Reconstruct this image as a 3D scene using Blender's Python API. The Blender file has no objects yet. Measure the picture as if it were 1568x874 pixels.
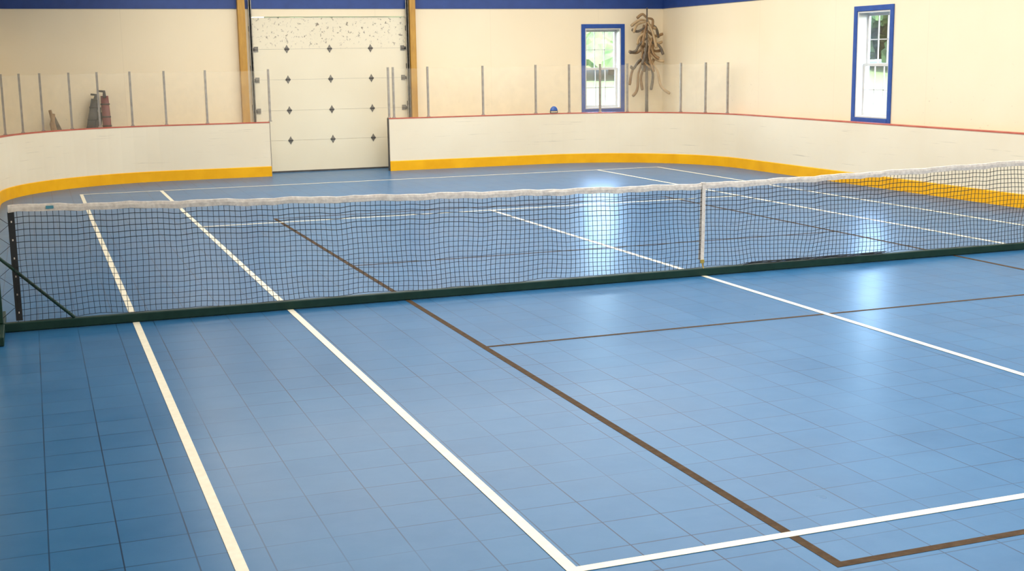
import bpy, math, random, bmesh
from math import sin, cos, pi, radians
from mathutils import Vector, Matrix
random.seed(4)
FT=0.3048
C=bpy.context.scene.collection
sc=bpy.context.scene
try:
    sc.view_settings.view_transform='Standard'
except Exception: pass

# ------------------------------------------------------------ materials
def newmat(name, col=(.8,.8,.8), rough=.6, metal=0., spec=.5):
    m=bpy.data.materials.new(name); m.use_nodes=True
    nt=m.node_tree; b=nt.nodes["Principled BSDF"]
    b.inputs["Base Color"].default_value=(*col,1); b.inputs["Roughness"].default_value=rough
    b.inputs["Metallic"].default_value=metal; b.inputs["Specular IOR Level"].default_value=spec
    return m
def N(m,t,**k):
    n=m.node_tree.nodes.new(t)
    for a,v in k.items(): setattr(n,a,v)
    return n
def LK(m,a,b): m.node_tree.links.new(a,b)
def coords(m, scale=(1,1,1)):
    tc=N(m,'ShaderNodeTexCoord'); mp=N(m,'ShaderNodeMapping'); mp.inputs['Scale'].default_value=scale
    LK(m,tc.outputs['Object'],mp.inputs['Vector']); return mp.outputs['Vector']
def noise(m,vec,scale,detail=3,rough=.5):
    n=N(m,'ShaderNodeTexNoise'); n.inputs['Scale'].default_value=scale; n.inputs['Detail'].default_value=detail
    n.inputs['Roughness'].default_value=rough; LK(m,vec,n.inputs['Vector']); return n.outputs['Fac']
def ramp(m,fac,stops):
    r=N(m,'ShaderNodeValToRGB'); cr=r.color_ramp
    while len(cr.elements)<len(stops): cr.elements.new(.5)
    for e,(p,c) in zip(cr.elements,stops):
        e.position=p; e.color=(*c,1) if len(c)==3 else c
    LK(m,fac,r.inputs['Fac']); return r.outputs['Color']
def math_(m,op,a,b=None,c=None,clamp=False):
    n=N(m,'ShaderNodeMath',operation=op,use_clamp=clamp)
    for i,v in enumerate((a,b,c)):
        if v is None: continue
        if isinstance(v,(int,float)): n.inputs[i].default_value=v
        else: LK(m,v,n.inputs[i])
    return n.outputs[0]
def mix(m,fac,a,b,bt='MIX'):
    n=N(m,'ShaderNodeMix',data_type='RGBA',blend_type=bt)
    if isinstance(fac,(int,float)): n.inputs[0].default_value=fac
    else: LK(m,fac,n.inputs[0])
    for s,v in ((6,a),(7,b)):
        if isinstance(v,tuple): n.inputs[s].default_value=(*v,1)
        else: LK(m,v,n.inputs[s])
    return n.outputs[2]
def bsdf(m): return m.node_tree.nodes["Principled BSDF"]
def bump(m,h,strength=.2,dist=.01):
    b=N(m,'ShaderNodeBump'); b.inputs['Strength'].default_value=strength; b.inputs['Distance'].default_value=dist
    LK(m,h,b.inputs['Height']); LK(m,b.outputs['Normal'],bsdf(m).inputs['Normal'])
def simple_noisy(name,c1,c2,scale=8,rough=.6,metal=0,spec=.5,sc3=(1,1,1),bmp=0):
    m=newmat(name,c1,rough,metal,spec); v=coords(m,sc3); f=noise(m,v,scale,4)
    LK(m,ramp(m,f,[(.3,c1),(.7,c2)]),bsdf(m).inputs['Base Color'])
    if bmp: bump(m,f,bmp)
    return m

# floor tiles
def floor_mat():
    m=newmat("sport_court_tile",(.08,.22,.42),.3,spec=.15); tc=N(m,'ShaderNodeTexCoord'); sp=N(m,'ShaderNodeSeparateXYZ')
    bsdf(m).inputs['Specular Tint'].default_value=(.60,.82,1,1)
    LK(m,tc.outputs['Object'],sp.inputs[0]); o=tc.outputs['Object']
    x=math_(m,'DIVIDE',sp.outputs[0],FT); y=math_(m,'DIVIDE',sp.outputs[1],FT)
    x=math_(m,'ADD',x,.37); y=math_(m,'ADD',y,.21)
    fx=math_(m,'FRACT',x); fy=math_(m,'FRACT',y)
    ex=math_(m,'ABSOLUTE',math_(m,'SUBTRACT',fx,.5)); ey=math_(m,'ABSOLUTE',math_(m,'SUBTRACT',fy,.5))
    seamx=math_(m,'GREATER_THAN',ex,.489); seamy=math_(m,'GREATER_THAN',ey,.486)
    cx=N(m,'ShaderNodeCombineXYZ'); LK(m,math_(m,'FLOOR',x),cx.inputs[0]); LK(m,math_(m,'FLOOR',y),cx.inputs[1])
    wn=N(m,'ShaderNodeTexWhiteNoise',noise_dimensions='2D'); LK(m,cx.outputs[0],wn.inputs['Vector'])
    big=noise(m,o,.9,2)
    sx=math_(m,'MULTIPLY',seamx,math_(m,'MULTIPLY_ADD',big,2.2,-.35,True)); sy=math_(m,'MULTIPLY',seamy,math_(m,'MULTIPLY_ADD',big,1.8,-.35,True))
    seam=math_(m,'MAXIMUM',sx,sy)
    cl=noise(m,o,1.1,4,.55)
    cl2=noise(m,o,5.,5,.65)
    base=ramp(m,cl,[(.25,(.015,.102,.235)),(.55,(.022,.121,.270)),(.8,(.033,.144,.300))])
    base=mix(m,math_(m,'MULTIPLY',wn.outputs['Value'],.24),base,(.052,.172,.34))
    base=mix(m,math_(m,'MULTIPLY_ADD',cl2,1.8,-.7,True),base,mix(m,.3,base,(.08,.20,.38)))
    fine=noise(m,o,70,2)
    base=mix(m,math_(m,'MULTIPLY',fine,.14),base,(.015,.08,.20))
    base=mix(m,math_(m,'MULTIPLY',seam,.92),base,(.004,.018,.05))
    LK(m,base,bsdf(m).inputs['Base Color'])
    LK(m,math_(m,'MULTIPLY_ADD',cl,.10,.245),bsdf(m).inputs['Roughness'])
    return m
M={}
M['floor']=floor_mat()
M['white_line']=simple_noisy("court_line_white",(.74,.69,.54),(.82,.77,.62),20,.45,spec=.3)
M['brown_line']=simple_noisy("court_line_brown",(.060,.038,.022),(.088,.058,.036),20,.8,spec=.05)
def wall_mat():
    m=newmat("cream_wall_panel",(.8,.7,.52),.55,spec=.3); v=coords(m)
    f=noise(m,v,.5,3); base=ramp(m,f,[(.3,(.84,.71,.49)),(.7,(.88,.76,.545))])
    sp=noise(m,v,16,5,.7); k=ramp(m,sp,[(.66,(0,0,0)),(.70,(1,1,1))])
    z=N(m,'ShaderNodeSeparateXYZ'); LK(m,v,z.inputs[0])
    low=math_(m,'MULTIPLY_ADD',z.outputs[2],-.9,2.1,True)
    base=mix(m,math_(m,'MULTIPLY',math_(m,'MULTIPLY',k,low),.5),base,(.35,.27,.17))
    s=math_(m,'FRACT',math_(m,'DIVIDE',math_(m,'ADD',z.outputs[0],z.outputs[1]),2.44))
    sm=math_(m,'GREATER_THAN',math_(m,'ABSOLUTE',math_(m,'SUBTRACT',s,.5)),.4975)
    base=mix(m,math_(m,'MULTIPLY',sm,.1),base,(.4,.3,.18))
    LK(m,base,bsdf(m).inputs['Base Color']); return m
M['wall']=wall_mat()
M['blue']=simple_noisy("blue_painted_steel",(.012,.045,.20),(.018,.06,.25),5,.45)
M['blue_trim']=simple_noisy("blue_window_trim",(.010,.06,.28),(.015,.08,.34),12,.4)
M['ceiling']=simple_noisy("white_ceiling_liner",(.80,.74,.62),(.86,.80,.68),2,.7)
def board_mat():
    m=newmat("white_hdpe_board",(.86,.8,.66),.38); tc=N(m,'ShaderNodeTexCoord'); mp=N(m,'ShaderNodeMapping'); mp.inputs['Scale'].default_value=(.35,.35,16)
    LK(m,tc.outputs['Object'],mp.inputs[0]); f=noise(m,mp.outputs[0],2.2,6,.7)
    k=ramp(m,f,[(.62,(0,0,0)),(.68,(1,1,1))])
    f2=noise(m,tc.outputs['Object'],.8,3); base=ramp(m,f2,[(.3,(.79,.69,.51)),(.7,(.84,.75,.57))])
    LK(m,mix(m,math_(m,'MULTIPLY',k,.45),base,(.40,.34,.25)),bsdf(m).inputs['Base Color']); return m
M['board']=board_mat()
M['yellow']=simple_noisy("yellow_kickplate",(.80,.38,.006),(.90,.46,.010),3,.45,spec=.2)
M['redcap']=simple_noisy("red_board_cap",(.46,.09,.05),(.55,.14,.09),6,.45)
M['alu']=simple_noisy("weathered_aluminium",(.30,.27,.23),(.42,.38,.32),14,.5,.3)
M['dark']=simple_noisy("dark_edge",(.05,.045,.04),(.09,.08,.07),10,.6)
def plexi():
    m=newmat("scratched_acrylic",(.9,.8,.6),.25); nt=m.node_tree; out=nt.nodes['Material Output']
    t=N(m,'ShaderNodeBsdfTransparent'); ms=N(m,'ShaderNodeMixShader')
    v=coords(m); f=noise(m,v,3,5,.6); LK(m,math_(m,'MULTIPLY_ADD',f,.12,.0,True),ms.inputs[0])
    LK(m,t.outputs[0],ms.inputs[1]); LK(m,bsdf(m).outputs[0],ms.inputs[2]); LK(m,ms.outputs[0],out.inputs['Surface']); return m
M['plexi']=plexi()
def glass():
    m=newmat("window_glass",(1,1,1),.02); nt=m.node_tree; out=nt.nodes['Material Output']
    t=N(m,'ShaderNodeBsdfTransparent'); g=N(m,'ShaderNodeBsdfGlossy'); g.inputs['Roughness'].default_value=.02; ms=N(m,'ShaderNodeMixShader')
    ms.inputs[0].default_value=.06
    LK(m,t.outputs[0],ms.inputs[1]); LK(m,g.outputs[0],ms.inputs[2]); LK(m,ms.outputs[0],out.inputs['Surface']); return m
M['glass']=glass()
def door_mat():
    m=newmat("painted_door_panel",(.84,.77,.63),.45); v=coords(m); z=N(m,'ShaderNodeSeparateXYZ'); LK(m,v,z.inputs[0])
    sp=noise(m,v,13,6,.75); k=ramp(m,sp,[(.575,(0,0,0)),(.60,(1,1,1))])
    hi=math_(m,'MULTIPLY_ADD',z.outputs[2],6.,-14.3,True)
    sp2=noise(m,v,18,6,.8); k2=ramp(m,sp2,[(.68,(0,0,0)),(.71,(1,1,1))])
    base=ramp(m,noise(m,v,.7,3),[(.3,(.77,.68,.49)),(.7,(.82,.74,.55))])
    base=mix(m,math_(m,'MULTIPLY',k2,.3),base,(.3,.24,.16))
    base=mix(m,math_(m,'MULTIPLY',math_(m,'MULTIPLY',k,hi),.8),base,(.11,.08,.05))
    LK(m,base,bsdf(m).inputs['Base Color']); return m
M['door']=door_mat()
M['wood_y']=simple_noisy("ochre_stained_post",(.42,.21,.03),(.55,.30,.05),6,.5,sc3=(3,3,.6))
M['steel']=simple_noisy("galvanised_steel",(.17,.155,.13),(.28,.26,.22),20,.4,.6)
M['net']=newmat("black_net_cord",(.008,.011,.014),.7)
M['band']=simple_noisy("white_net_tape",(.52,.47,.42),(.70,.65,.58),30,.8,bmp=.5)
M['green']=simple_noisy("dark_green_steel",(.006,.028,.022),(.01,.038,.030),10,.5,spec=.2)
M['label']=newmat("teal_label",(.05,.22,.3),.5)
M['brass']=newmat("brass_clip",(.6,.42,.1),.35,.8)
M['pvc']=newmat("white_vinyl_window",(.66,.64,.59),.4)
M['stick_a']=simple_noisy("aged_wood",(.22,.12,.05),(.35,.22,.10),9,.6)
M['stick_b']=simple_noisy("grey_driftwood",(.09,.07,.05),(.20,.16,.11),9,.6)
M['stick_c']=simple_noisy("pale_wood",(.38,.26,.13),(.50,.35,.19),9,.6)
M['black']=simple_noisy("black_nylon",(.015,.013,.014),(.03,.025,.027),20,.7)
M['maroon']=simple_noisy("maroon_vinyl",(.14,.02,.02),(.2,.035,.03),12,.5)
M['helmet']=newmat("blue_helmet_shell",(.03,.10,.35),.25)
M['grass']=simple_noisy("lawn_grass",(.024,.046,.007),(.040,.062,.014),3,.9)
M['leaf']=simple_noisy("tree_foliage",(.010,.028,.005),(.048,.085,.020),1.6,.9,bmp=.8)
M['bark']=simple_noisy("tree_bark",(.04,.03,.02),(.06,.045,.03),8,.9)
M['lampw']=newmat("added_lamp_housing",(.8,.8,.8),.4)  # casing of the added overhead strips

# ------------------------------------------------------------ mesh builder
class MB:
    def __init__(s): s.v=[];s.f=[];s.m=[];s.mats=[]
    def mi(s,k):
        if k not in s.mats: s.mats.append(k)
        return s.mats.index(k)
    def box(s,a,b,mat,rot=None,piv=None):
        x0,y0,z0=[min(p,q) for p,q in zip(a,b)]; x1,y1,z1=[max(p,q) for p,q in zip(a,b)]
        vs=[Vector(p) for p in((x0,y0,z0),(x1,y0,z0),(x1,y1,z0),(x0,y1,z0),(x0,y0,z1),(x1,y0,z1),(x1,y1,z1),(x0,y1,z1))]
        if rot is not None:
            pv=Vector(piv) if piv else (Vector(a)+Vector(b))/2
            vs=[rot@(v-pv)+pv for v in vs]
        n=len(s.v); s.v+=[tuple(v) for v in vs]; i=s.mi(mat)
        for q in((0,3,2,1),(4,5,6,7),(0,1,5,4),(1,2,6,5),(2,3,7,6),(3,0,4,7)):
            s.f.append(tuple(n+k for k in q)); s.m.append(i)
    def tube(s,pts,r,mat,sides=8,flat=1.,cap=True,ax=None):
        pts=[Vector(p) for p in pts]; i=s.mi(mat); n0=len(s.v); rr=r if isinstance(r,(list,tuple)) else [r]*len(pts)
        prev=None
        for k,p in enumerate(pts):
            t=(pts[min(k+1,len(pts)-1)]-pts[max(k-1,0)]).normalized()
            if prev is None:
                a=Vector(ax) if ax else (Vector((0,0,1)) if abs(t.z)<.9 else Vector((1,0,0)))
            else: a=prev
            a=(a-t*a.dot(t)).normalized(); b=t.cross(a); prev=a
            for j in range(sides):
                an=2*pi*(j+.5)/sides; s.v.append(tuple(p+a*cos(an)*rr[k]+b*sin(an)*rr[k]*flat))
        for k in range(len(pts)-1):
            for j in range(sides):
                j2=(j+1)%sides; s.f.append((n0+k*sides+j,n0+k*sides+j2,n0+(k+1)*sides+j2,n0+(k+1)*sides+j)); s.m.append(i)
        if cap:
            s.f.append(tuple(n0+j for j in reversed(range(sides)))); s.m.append(i)
            e=n0+(len(pts)-1)*sides; s.f.append(tuple(e+j for j in range(sides))); s.m.append(i)
    def sweep(s,path,prof,mat):
        i=s.mi(mat); n0=len(s.v); k=len(prof)
        for (x,y,nx,ny) in path:
            for o,z in prof: s.v.append((x+nx*o,y+ny*o,z))
        for a in range(len(path)-1):
            for j in range(k):
                j2=(j+1)%k; s.f.append((n0+a*k+j,n0+(a+1)*k+j,n0+(a+1)*k+j2,n0+a*k+j2)); s.m.append(i)
        s.f.append(tuple(n0+j for j in range(k))); s.m.append(i)
        e=n0+(len(path)-1)*k; s.f.append(tuple(e+j for j in reversed(range(k)))); s.m.append(i)
    def obj(s,name,parent=None,smooth=False,bevel=0):
        me=bpy.data.meshes.new(name); me.from_pydata(s.v,[],s.f)
        for k in s.mats: me.materials.append(M[k])
        for p,i in zip(me.polygons,s.m): p.material_index=i; p.use_smooth=smooth
        me.validate(); me.update()
        o=bpy.data.objects.new(name,me); C.objects.link(o)
        if parent: o.parent=parent
        if bevel:
            b=o.modifiers.new("bevel",'BEVEL'); b.width=bevel; b.segments=2; b.limit_method='ANGLE'
        return o
def empty(name,loc=(0,0,0)):
    o=bpy.data.objects.new(name,None); C.objects.link(o); o.location=loc; return o

# ------------------------------------------------------------ room
WX=6.85; WY=14.2; ZB=3.2; ZC=4.6
b=MB(); b.box((-WX-.25,-WY-.25,-.12),(WX+.25,WY+.25,0),'floor'); b.obj("floor")
b=MB(); b.box((-WX-.25,-WY-.25,ZC),(WX+.25,WY+.25,ZC+.15),'ceiling'); b.obj("ceiling")
def wall(name,axis,pos,sgn,a0,a1,holes):
    b=MB(); t=.25*sgn
    def seg(p,q,z0,z1,mat='wall'):
        if axis=='y': b.box((p,pos,z0),(q,pos+t,z1),mat)
        else: b.box((pos,p,z0),(pos+t,q,z1),mat)
    cur=a0
    for h in sorted(holes):
        seg(cur,h[0],0,ZB)
        if h[2]>0: seg(h[0],h[1],0,h[2])
        seg(h[0],h[1],h[3],ZB); cur=h[1]
    seg(cur,a1,0,ZB); seg(a0,a1,ZB,ZC,'blue')
    return b.obj(name)
DX0,DX1,DZ=-2.03,1.07,3.03
wb=(4.92+.085,5.93-.085,.985+.085,2.86-.085)
wr=(6.19+.085,7.24-.085,1.02+.085,2.93-.085)
wall("wall_back",'y',WY,1,-WX,WX,[(DX0,DX1,0,DZ),wb])
wall("wall_right",'x',WX,1,-WY,WY,[wr])
wall("wall_left",'x',-WX,-1,-WY,WY,[])
wall("wall_front",'y',-WY,-1,-WX,WX,[])
b=MB(); b.box((-WX,WY-.015,ZB-.02),(WX,WY-.002,ZB+.01),'blue'); b.box((WX-.015,-WY,ZB-.02),(WX-.002,WY-.02,ZB+.01),'blue'); b.obj("trim_1")

def window(name,hole,axis,pos):
    e=empty(name)
    a0,a1,z0,z1=hole
    def put(bb,p,q,d0,d1,za,zb,mat):
        if axis=='y': bb.box((p,pos+d0,za),(q,pos+d1,zb),mat)
        else: bb.box((pos+d0,p,za),(pos+d1,q,zb),mat)
    w=.085; g=.003
    b=MB()
    put(b,a0-w,a0,-.025,-g,z0-w,z1+w,'blue_trim'); put(b,a1,a1+w,-.025,-g,z0-w,z1+w,'blue_trim')
    put(b,a0,a1,-.025,-g,z1,z1+w,'blue_trim'); put(b,a0,a1,-.03,-g,z0-w,z0,'blue_trim')
    b.obj(name+"_casing",e,bevel=.004)
    b=MB(); j=.03
    put(b,a0+g,a0+j,-.01,.24,z0+g,z1-g,'pvc'); put(b,a1-j,a1-g,-.01,.24,z0+g,z1-g,'pvc')
    put(b,a0+j,a1-j,-.01,.24,z0+g,z0+j,'pvc'); put(b,a0+j,a1-j,-.01,.24,z1-j,z1-g,'pvc')
    b.obj(name+"_jamb",e,bevel=.003)
    zm=(z0+z1)/2
    for nm,za,zb,d in(("upper_sash",zm-.02,z1-j,.17),("lower_sash",z0+j,zm+.02,.12)):
        b=MB(); s=.045; A0=a0+j;A1=a1-j
        put(b,A0,A0+s,d,d+.035,za,zb,'pvc'); put(b,A1-s,A1,d,d+.035,za,zb,'pvc')
        put(b,A0+s,A1-s,d,d+.035,za,za+s,'pvc'); put(b,A0+s,A1-s,d,d+.035,zb-s,zb,'pvc')
        for k in (1,2):
            c=A0+s+(A1-A0-2*s)*k/3; put(b,c-.008,c+.008,d+.01,d+.026,za+s,zb-s,'pvc')
        c=(za+zb)/2; put(b,A0+s,A1-s,d+.01,d+.026,c-.008,c+.008,'pvc')
        put(b,A0+s,A1-s,d+.016,d+.020,za+s,zb-s,'glass')
        b.obj(name+"_"+nm,e)
window("window_1",wb,'y',WY); window("window_2",wr,'x',WX)

# ------------------------------------------------------------ overhead door
e=empty("door_1")
zs=[0.03,.63,1.22,1.82,2.41,DZ-.01]
b=MB()
for k in range(5): b.box((DX0+.005,WY+.03,zs[k]+.0015),(DX1-.005,WY+.075,zs[k+1]-.0015),'door')
b.obj("door_sections",e)
b=MB(); b.box((DX0+.006,WY+.035,.0),(DX1-.006,WY+.07,.032),'dark')
b.box((DX0+.006,WY+.08,.0),(DX1-.006,WY+.1,DZ-.01),'dark'); b.obj("bottom_seal_and_backing",e)
b=MB()
for z in zs[1:5]:
    for x in (-1.35,-.50,.33):
        y=WY+.028; w=.055;h=.085; n=len(b.v)
        pts=[(0,h),(w*.45,h*.45),(w,0.0),(w*.45,-h*.45),(0,-h),(-w*.45,-h*.45),(-w,0),(-w*.45,h*.45)]
        i=b.mi('steel')
        b.v+=[(x+p,y,z+q) for p,q in pts]+[(x+p*.8,y-.008,z+q*.8) for p,q in pts]
        for j in range(8): b.f.append((n+j,n+(j+1)%8,n+8+(j+1)%8,n+8+j)); b.m.append(i)
        b.f.append(tuple(n+8+j for j in range(8))); b.m.append(i)
        b.tube([(x-.045,y-.012,z),(x+.045,y-.012,z)],.011,'dark',8)
    for x,s in ((DX0+.08,-1),(DX1-.08,1)):
        b.box((x-.04,WY+.018,z-.05),(x+.04,WY+.03,z+.05),'steel')
        b.tube([(x-.03*s,WY+.0,z),(x+.06*s,WY+.0,z)],.012,'steel',8)
        b.tube([(x+.035*s,WY+.0,z),(x+.06*s,WY+.0,z)],.028,'dark',12)
b.obj("hinges",e)
b=MB()
for x,s in ((DX0-.02,-1),(DX1+.01,1)):
    b.box((x-.012,WY-.075,.05),(x+.012,WY-.01,3.35),'steel')
    b.box((x-.03,WY-.075,.05),(x+.03,WY-.068,3.35),'steel')
    for z in (.5,1.3,2.05,2.8): b.box((x-.03,WY-.05,z-.05),(x+.03,WY-.005,z+.05),'dark')
b.obj("tracks",e)
b=MB()
b.box((-2.29,WY-.14,0),(-2.15,WY-.003,ZC-.02),'wood_y'); b.box((1.12,WY-.14,0),(1.24,WY-.003,ZC-.02),'wood_y')
b.obj("trim_2",bevel=.006)

# ------------------------------------------------------------ boards
BX=6.70; BY=13.5; RR=3.0; HB=1.04; TH=.10
def arc(cx,cy,a0,a1,n=20):
    return [(cx+RR*cos(radians(a0+(a1-a0)*k/n)),cy+RR*sin(radians(a0+(a1-a0)*k/n)),cos(radians(a0+(a1-a0)*k/n)),sin(radians(a0+(a1-a0)*k/n))) for k in range(n+1)]
OX0,OX1=-1.88,.47
path=[(OX1,BY,0,1),(BX-RR-.001,BY,0,1)]+list(reversed(arc(BX-RR,BY-RR,0,90)))+list(reversed(arc(BX-RR,-BY+RR,-90,0)))+list(reversed(arc(-BX+RR,-BY+RR,-180,-90)))+list(reversed(arc(-BX+RR,BY-RR,90,180)))+[(OX0,BY,0,1)]
b=MB()
b.sweep(path,[(0,.185),(0,HB-.02),(TH,HB-.02),(TH,.0),(.01,0),(.01,.185)],'board')
b.sweep(path,[(-.012,0.0),(-.012,.185),(-.002,.195),(.009,.195),(.009,0.0)],'yellow')
b.sweep(path,[(-.004,HB-.02),(-.004,HB),(TH+.01,HB),(TH+.01,HB-.02)],'redcap')
b.box((OX1-.012,BY-.01,.0),(OX1-.002,BY+TH,HB),'dark'); b.box((OX0+.002,BY-.01,0),(OX0+.008,BY+TH,HB),'alu')
b.obj("rink_boards")
b=MB(); TT=2.03; pr=3.075
posts=[(-3.7-pr*sin(radians(t)),10.5+pr*cos(radians(t))) for t in (78,68,57,47,35,24.5,13)]+[(x,13.575) for x in(-3.78,-3.03,-1.85)]
posts2=[(x,13.575) for x in(.50,.60,1.31,2.47,3.62)]+[(3.7+pr*sin(radians(t)),10.5+pr*cos(radians(t))) for t in (12,24,34.5,56,67,78)]
for P in (posts,posts2):
    for x,y in P:
        b.box((x-.018,y-.018,HB+.002),(x+.018,y+.018,TT),'alu'); b.box((x-.03,y-.022,HB+.002),(x+.03,y+.022,HB+.02),'alu')
    for (x0,y0),(x1,y1) in zip(P[:-1],P[1:]):
        if abs(x1-x0)<.15 and y0==y1: continue
        d=Vector((x1-x0,y1-y0,0)); L=d.length; an=math.atan2(d.y,d.x); mx,my=(x0+x1)/2,(y0+y1)/2
        b.box((mx-L/2+.02,my-.004,HB+.003),(mx+L/2-.02,my+.004,TT-.03),'plexi',Matrix.Rotation(an,3,'Z'))
b.obj("plexiglass_barrier")

# ------------------------------------------------------------ court lines
def lines(name,mat,segs,z0,z1):
    b=MB()
    for (x0,y0,x1,y1) in segs: b.box((x0,y0,z0),(x1,y1,z1),mat)
    return b.obj(name)
s=13.53*FT; d=17.83*FT; SN=20.76*FT; BN=38.17*FT; T=20.49*FT; w=.0275
S_=[(-d-w,-BN-w,-d+w,BN+w),(d-w,-BN-w,d+w,BN+w),(-d+w,BN-w,d-w,BN+w),(-d+w,-BN-w,d-w,-BN+w),
 (-s-w,-BN+w,-s+w,BN-w),(s-w,-BN+w,s+w,BN-w),(-s+w,-SN-w,s-w,-SN+w),(-s+w,T-w,s-w,T+w),(-w,-SN+w,w,T-w)]
lines("tennis_court_lines",'white_line',S_,.0018,.003)
p=10*FT;K=7*FT;PN=22*FT;w=.025
lines("pickleball_court_lines",'brown_line',[(-p-w,-PN-w,-p+w,PN+w),(p-w,-PN-w,p+w,PN+w),(-p+w,-PN-w,p-w,-PN+w),(-p+w,PN-w,p-w,PN+w),
 (-p+w,-K-.02,p-w,-K+.02),(-p+w,K-.02,p-w,K+.02)],.0004,.0015)

# ------------------------------------------------------------ net
e=empty("tennis_net")
NX=6.35
def ztop(x): return .915+.125*(abs(x)/NX)**1.35+.004*sin(x*9)+.003*sin(x*23+1)
def zbot(x): return .085+.008*sin(x*3.1)+.006*sin(x*7.7+2)
def yo(x,t): return sin(pi*t)*(.018*sin(x*2.3+t*3)+.012*sin(x*5.1-t*4))+.006*sin(x*11+t*9)*(1-t)
nc=int(2*NX/.046); nr=18
def NP(i,j):
    x=-NX+2*NX*i/nc; t=j/nr; zt=ztop(x)-.045; zb=zbot(x)
    xx=x+(.010*sin(x*4+t*6)+.012*sin(x*1.7+2))*(1-t)
    return (xx,yo(x,t),zb+(zt-zb)*t+.010*sin(x*3+t*5)*sin(pi*t)+.004*sin(x*14))
b=MB()
for i in range(nc+1): b.tube([NP(i,j) for j in range(nr+1)],.0027,'net',4,cap=False,ax=(1,0,0))
for j in range(nr+1): b.tube([NP(i,j) for i in range(nc+1)],.0026 if j<nr-5 else .0038,'net',4,cap=False,ax=(0,0,1))
b.obj("net_mesh",e)
b=MB(); n=160; i0=b.mi('band')
prof=[(-.006,-.052),(-.009,-.02),(-.006,.004),(0,.008),(.006,.004),(.009,-.02),(.006,-.052)]
for k in range(n+1):
    x=-NX-.02+(2*NX+.04)*k/n; zt=ztop(max(-NX,min(NX,x)))
    for a,c in prof:
        b.v.append((x,a*1.2+random.uniform(-.002,.002),zt+c+(random.uniform(-.004,.004) if c<-.04 else random.uniform(-.0015,.0015))))
q=len(prof)
for k in range(n):
    for j in range(q):
        j2=(j+1)%q; b.f.append((k*q+j,(k+1)*q+j,(k+1)*q+j2,k*q+j2)); b.m.append(i0)
b.f.append(tuple(range(q))); b.m.append(i0); b.f.append(tuple(n*q+j for j in range(q))); b.m.append(i0)
b.box((-6.08,-.016,1.0),(-6.02,-.011,1.025),'label')
b.obj("headband",e)
b=MB()
for s_ in (-1,1):
    x=s_*NX; b.box((x-.026,-.006,.09),(x+.026,.006,ztop(x)-.05),'net')
    for k in range(6): b.box((x-.005,-.009,.15+k*.15),(x+.005,-.005,.165+k*.15),'band')
    zz=[.12+k*.085 for k in range(11)]
    b.tube([((x+s_*.02) if k%2 else s_*6.475,0,z) for k,z in enumerate(zz)],.003,'net',5)
b.obj("side_bands",e)
b=MB()
for k in range(5):
    x0=.45+.02*k; b.tube([(x0+i*.05,-.03+.012*sin(i*.7+k),.083+.004*k+.008*abs(sin(i*.35+k))) for i in range(34)],.004,'net',5)
b.obj("net_skirt",e)
b=MB(); b.box((-6.55,-.035,.0035),(6.55,.035,.078),'green'); b.obj("base_bar",e,bevel=.008)
b=MB()
for s_ in (-1,1):
    x=s_*6.51
    b.box((x-.036,-.036,.08),(x+.036,.036,1.09),'green'); b.box((x-.045,-.58,.0035),(x+.045,.58,.075),'green')
    b.tube([(s_*6.48,0,.63),(s_*5.92,0,.08)],.015,'green',8)
    b.tube([(x,-.05,1.02),(x,.05,1.02)],.03,'steel',12)
    b.box((x-.045,-.045,1.09),(x+.045,.045,1.11),'black')
b.obj("end_posts",e,bevel=.006)
b=MB()
for y in (-1,1): b.tube([(.0,y*.016,.915),(-.004,y*.02,.6),(-.01,y*.02,.3),(-.015,y*.022,.16)],[.026]*4,'band',4,flat=.12,ax=(1,0,0))
b.box((-.022,-.02,.918),(.022,.02,.928),'band')
b.box((-.035,-.03,.13),(.005,-.015,.165),'brass'); b.tube([(-.015,-.022,.14),(-.012,-.03,.1),(-.008,-.04,.08)],.006,'brass',6)
b.obj("centre_strap",e)

# ------------------------------------------------------------ hockey stick tree
e=empty("hockey_stick_tree")
def U(u,v,y=0): return (6.32+(u-990)*.0138,13.90+y,3.0-(v-28)*.0138)
b=MB(); b.tube([(6.32,13.90,0.0),(6.32,13.90,1.4),(6.32,13.90,3.19)],[.042,.034,.014],'stick_b',10)
b.tube([(6.32,13.90,0.0),(6.32,13.90,.04)],[.16,.14],'dark',16); b.obj("pole",e,True)
b=MB()
br=[[(990,34),(978,33),(964,42)],[(990,42),(975,50),(964,47)],[(990,30),(1000,33),(998,48)],[(990,48),(1004,57),(1020,54)],[(990,54),(1003,69),(1018,66)],
[(988,60),(974,70),(966,80),(954,82)],[(990,72),(1005,80),(1018,79)],[(990,68),(975,82),(960,80)],[(990,82),(1004,94),(1014,96)],[(988,88),(974,95),(964,106),(957,103)],
[(988,92),(976,112),(974,138),(966,149)],[(986,90),(967,108),(962,132)],[(992,92),(1004,110),(1009,134),(1023,146)],[(992,98),(1001,116),(998,140)],[(988,98),(981,120),(984,140)],
[(990,36),(984,52),(979,72)],[(990,36),(997,54),(1001,76)],[(989,62),(984,84),(977,100)],[(991,60),(998,84),(1006,92)],[(990,30),(983,24),(974,30)],[(990,30),(996,42),(1006,46)],[(990,76),(980,90),(978,110)],
[(985,40),(980,62),(984,86)],[(984,66),(993,88),(986,112)],[(986,36),(970,40),(962,52)],[(992,40),(1006,44),(1012,60)],
[(995,44),(1001,62),(996,88)],[(997,60),(989,84),(995,112)],[(988,50),(974,60),(970,70)],[(990,64),(1008,72),(1014,86)],[(983,76),(978,92),(990,106)],[(996,78),(1002,90),(992,110)]]
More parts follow.
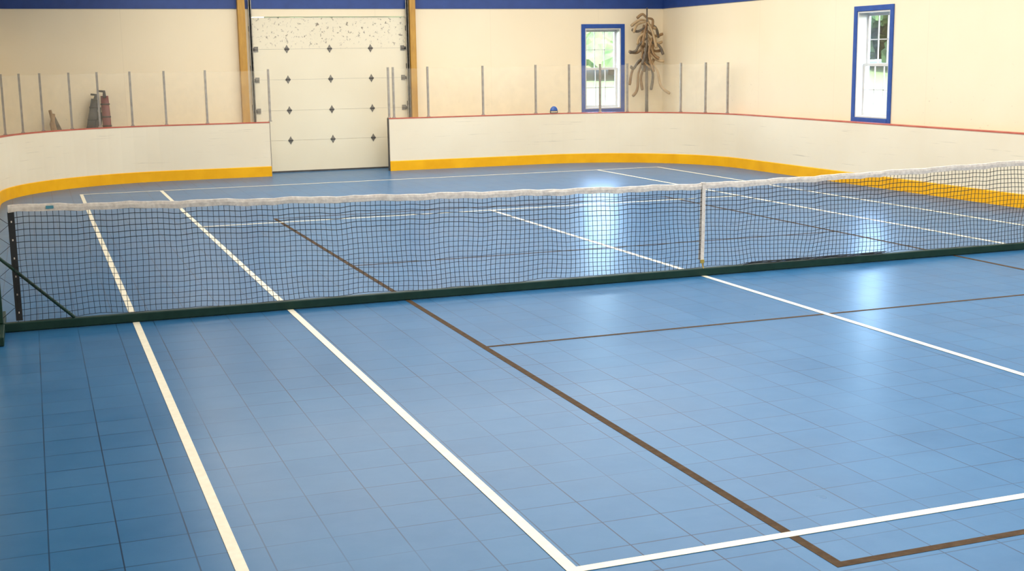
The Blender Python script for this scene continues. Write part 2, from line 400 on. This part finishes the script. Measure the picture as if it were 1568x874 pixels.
for k,l in enumerate(br):
    y=random.uniform(-.22,.08); pts=[Vector(U(u,v,y*(0.3+.7*i/(len(l)-1)))) for i,(u,v) in enumerate(l)]
    P=[pts[0]]+pts+[pts[-1]]; out=[]
    for i in range(1,len(P)-2):
        for t in [0,.2,.4,.6,.8]:
            a,b_,c,d_=P[i-1],P[i],P[i+1],P[i+2]
            out.append(.5*((2*b_)+(c-a)*t+(2*a-5*b_+4*c-d_)*t*t+(3*b_-a-3*c+d_)*t**3))
    out.append(pts[-1]); n=len(out)
    r=[.022+.018*(i/n) for i in range(n)]; r[-1]=.028
    b.tube(out,r,('stick_c','stick_b','stick_a','stick_a')[k%4],6,flat=.42)
b.obj("stick_blades",e,True)

# ------------------------------------------------------------ gear behind boards (left)
e=empty("goalie_sticks")
def gstick(name,x0,x1,h,w0,mat1):
    b=MB(); P=lambda t:(x0+(x1-x0)*t,13.78+.26*t,.01+h*t)
    b.tube([P(0),P(.3),P(.5)],[.03,.03,.03],'black',8,flat=.6,ax=(1,0,0))
    b.tube([P(.5),P(.56),P(.75),P(.95)],[w0*.6,w0,w0,w0*.9],mat1,10,flat=.4,ax=(1,0,0))
    b.tube([P(.93),P(1.0),(P(1)[0]-.09,P(1)[1],P(1)[2]+.01)],[w0*.9,w0*.7,w0*.45],'black',8,flat=.5,ax=(0,1,0))
    for t in (.62,.72,.86):
        q=P(t); b.box((q[0]-w0*1.02,q[1]-w0*.45,q[2]-.012),(q[0]+w0*1.02,q[1]+w0*.45,q[2]+.012),'black')
    b.obj(name,e,True)
gstick("stick_black",-5.32,-4.98,1.60,.08,'black'); gstick("stick_maroon",-4.80,-4.83,1.66,.08,'maroon'); gstick("stick_dark",-5.22,-4.92,1.35,.075,'black')
e=empty("wooden_stick_bundle")
b=MB(); b.tube([(-5.62,13.75,.02),(-5.72,13.95,.9),(-5.80,14.05,1.35)],[.035,.04,.03],'stick_a',8,flat=.5)
b.tube([(-5.52,13.8,.02),(-5.60,13.98,.8),(-5.74,14.08,1.22)],[.05,.06,.03],'stick_b',8,flat=.4)
b.tube([(-5.66,13.85,.02),(-5.78,14.0,1.1),(-5.74,14.06,1.28)],[.03,.05,.03],'stick_a',8,flat=.5)
b.obj("sticks",e,True)

e=empty("hockey_helmet",(3.99,13.50,HB+.003))
b=MB(); i1=b.mi('helmet')
for a in range(7):
    ph=a/6*pi/2
    for k in range(16):
        th=2*pi*k/16; b.v.append((.085*cos(ph)*cos(th),.042*cos(ph)*sin(th),.045+.095*sin(ph)))
for a in range(6):
    for k in range(16): b.f.append((a*16+k,a*16+(k+1)%16,(a+1)*16+(k+1)%16,(a+1)*16+k)); b.m.append(i1)
b.tube([(.083*cos(t),.040*sin(t),.045) for t in [2*pi*k/16 for k in range(17)]],.006,'black',6)
for t in (-.06,-.02,.02,.06): b.tube([(t,-.038,.006),(t,-.045,.03),(t,-.036,.05)],.004,'steel',5)
b.tube([(-.075,-.02,.006),(0,-.042,.006),(.075,-.02,.006)],.005,'steel',5)
b.tube([(-.075,.02,.006),(0,.038,.006),(.075,.02,.006)],.005,'black',5)
for x in (-.078,.078): b.tube([(x,0,.0),(x,0,.05)],.008,'black',6)
b.obj("shell",e,True)

# ------------------------------------------------------------ outdoors: lawn rising gently to a belt of trees
def HG(r): return -.15+1.9*max(0,min(1,(r-22)/36))**1.1
b=MB(); i=b.mi('grass'); rs=[16.5,22,30,38,46,54,62,80,120]; na=72
for r_ in rs:
    for k in range(na): a=2*pi*k/na; b.v.append((r_*cos(a),r_*sin(a),HG(r_)))
for q in range(len(rs)-1):
    for k in range(na): b.f.append((q*na+k,(q+1)*na+k,(q+1)*na+(k+1)%na,q*na+(k+1)%na)); b.m.append(i)
b.obj("lawn",None,True)
def tree(x,y,h,r):
    e=empty("tree",(x,y,HG(math.hypot(x,y))+.02))
    b=MB(); b.tube([(0,0,0.03),(.05,.05,h*.3),(0,0,h*.6)],[.2,.16,.08],'bark',8); b.obj("trunk",e,True)
    bm=bmesh.new()
    for k in range(22):
        zz=h*(.08+.72*random.random())
        mt=Matrix.Translation((random.uniform(-r,r)*.8,random.uniform(-r,r)*.8,zz))@Matrix.Scale(r*random.uniform(.25,.45),4)
        bmesh.ops.create_icosphere(bm,subdivisions=3,radius=1,matrix=mt)
    for v in bm.verts:
        v.co+=Vector((random.uniform(-1,1),random.uniform(-1,1),random.uniform(-1,1)))*r*.06; v.co.z=max(v.co.z,.35)
    me=bpy.data.meshes.new("foliage"); bm.to_mesh(me); bm.free(); me.materials.append(M['leaf'])
    o=bpy.data.objects.new("foliage",me); C.objects.link(o); o.parent=e
for k in range(18):
    a=radians(30+3.0*k); rr_=50+(k%3)*4
    tree(rr_*cos(a),rr_*sin(a),5.0+(k*7%3)*.4,3.2)

# ------------------------------------------------------------ lights
for k,x in enumerate((-3.6,-2.1,-.6,.9,2.4,3.9,5.4)):  # unseen strip lamps added to light the room, laid out for even floor sheen
    e=empty("added_strip_light" if k==0 else "added_strip_light.%03d"%k,(x,0,ZC-.25))
    b=MB()
    b.box((-.31,-13.2,.02),(.31,13.2,.08),'lampw'); b.box((-.32,-13.2,-.01),(-.31,13.2,.08),'lampw'); b.box((.31,-13.2,-.01),(.32,13.2,.08),'lampw')
    for y in (-11,-5.5,0,5.5,11): b.tube([(0,y,.08),(0,y,.249)],.012,'steel',6)
    b.obj("added_housing",e)
    l=bpy.data.lights.new("added_strip_lamp",'AREA'); l.shape='RECTANGLE'; l.size=.6; l.size_y=26.4; l.energy=360; l.color=(1,.94,.85)
    o=bpy.data.objects.new("added_strip_lamp",l); C.objects.link(o); o.parent=e; o.location=(0,0,.0)
l=bpy.data.lights.new("sun",'SUN'); l.energy=30; l.angle=.02; l.color=(1,.96,.88)
o=bpy.data.objects.new("sun",l); C.objects.link(o); o.rotation_euler=(radians(38),0,radians(-30)); o.location=(-10,-20,20)
w=bpy.data.worlds.new("sky"); sc.world=w; w.use_nodes=True; nt=w.node_tree; bg=nt.nodes['Background']
sk=nt.nodes.new('ShaderNodeTexSky'); sk.sky_type='NISHITA'; sk.sun_disc=False; sk.sun_elevation=radians(50); sk.sun_rotation=radians(210)
nt.links.new(sk.outputs[0],bg.inputs[0]); bg.inputs[1].default_value=4.5

# ------------------------------------------------------------ camera
cam=bpy.data.cameras.new("camera"); co=bpy.data.objects.new("camera",cam); C.objects.link(co)
yaw,pit,rol=.35679,.17568,-.014723
cy,sy=cos(yaw),sin(yaw);cp,sp=cos(pit),sin(pit)
fw=Vector((sy*cp,cy*cp,-sp)); r0=Vector((cy,-sy,0)); u0=r0.cross(fw)
r=cos(rol)*r0+sin(rol)*u0; u=-sin(rol)*r0+cos(rol)*u0
mw=Matrix((( r.x,u.x,-fw.x,-6.1391),(r.y,u.y,-fw.y,-11.045),(r.z,u.z,-fw.z,2.1457),(0,0,0,1)))
co.matrix_world=mw; cam.sensor_width=36; cam.lens=1949.7/1568*36; cam.clip_end=300; cam.clip_start=.05
sc.camera=co
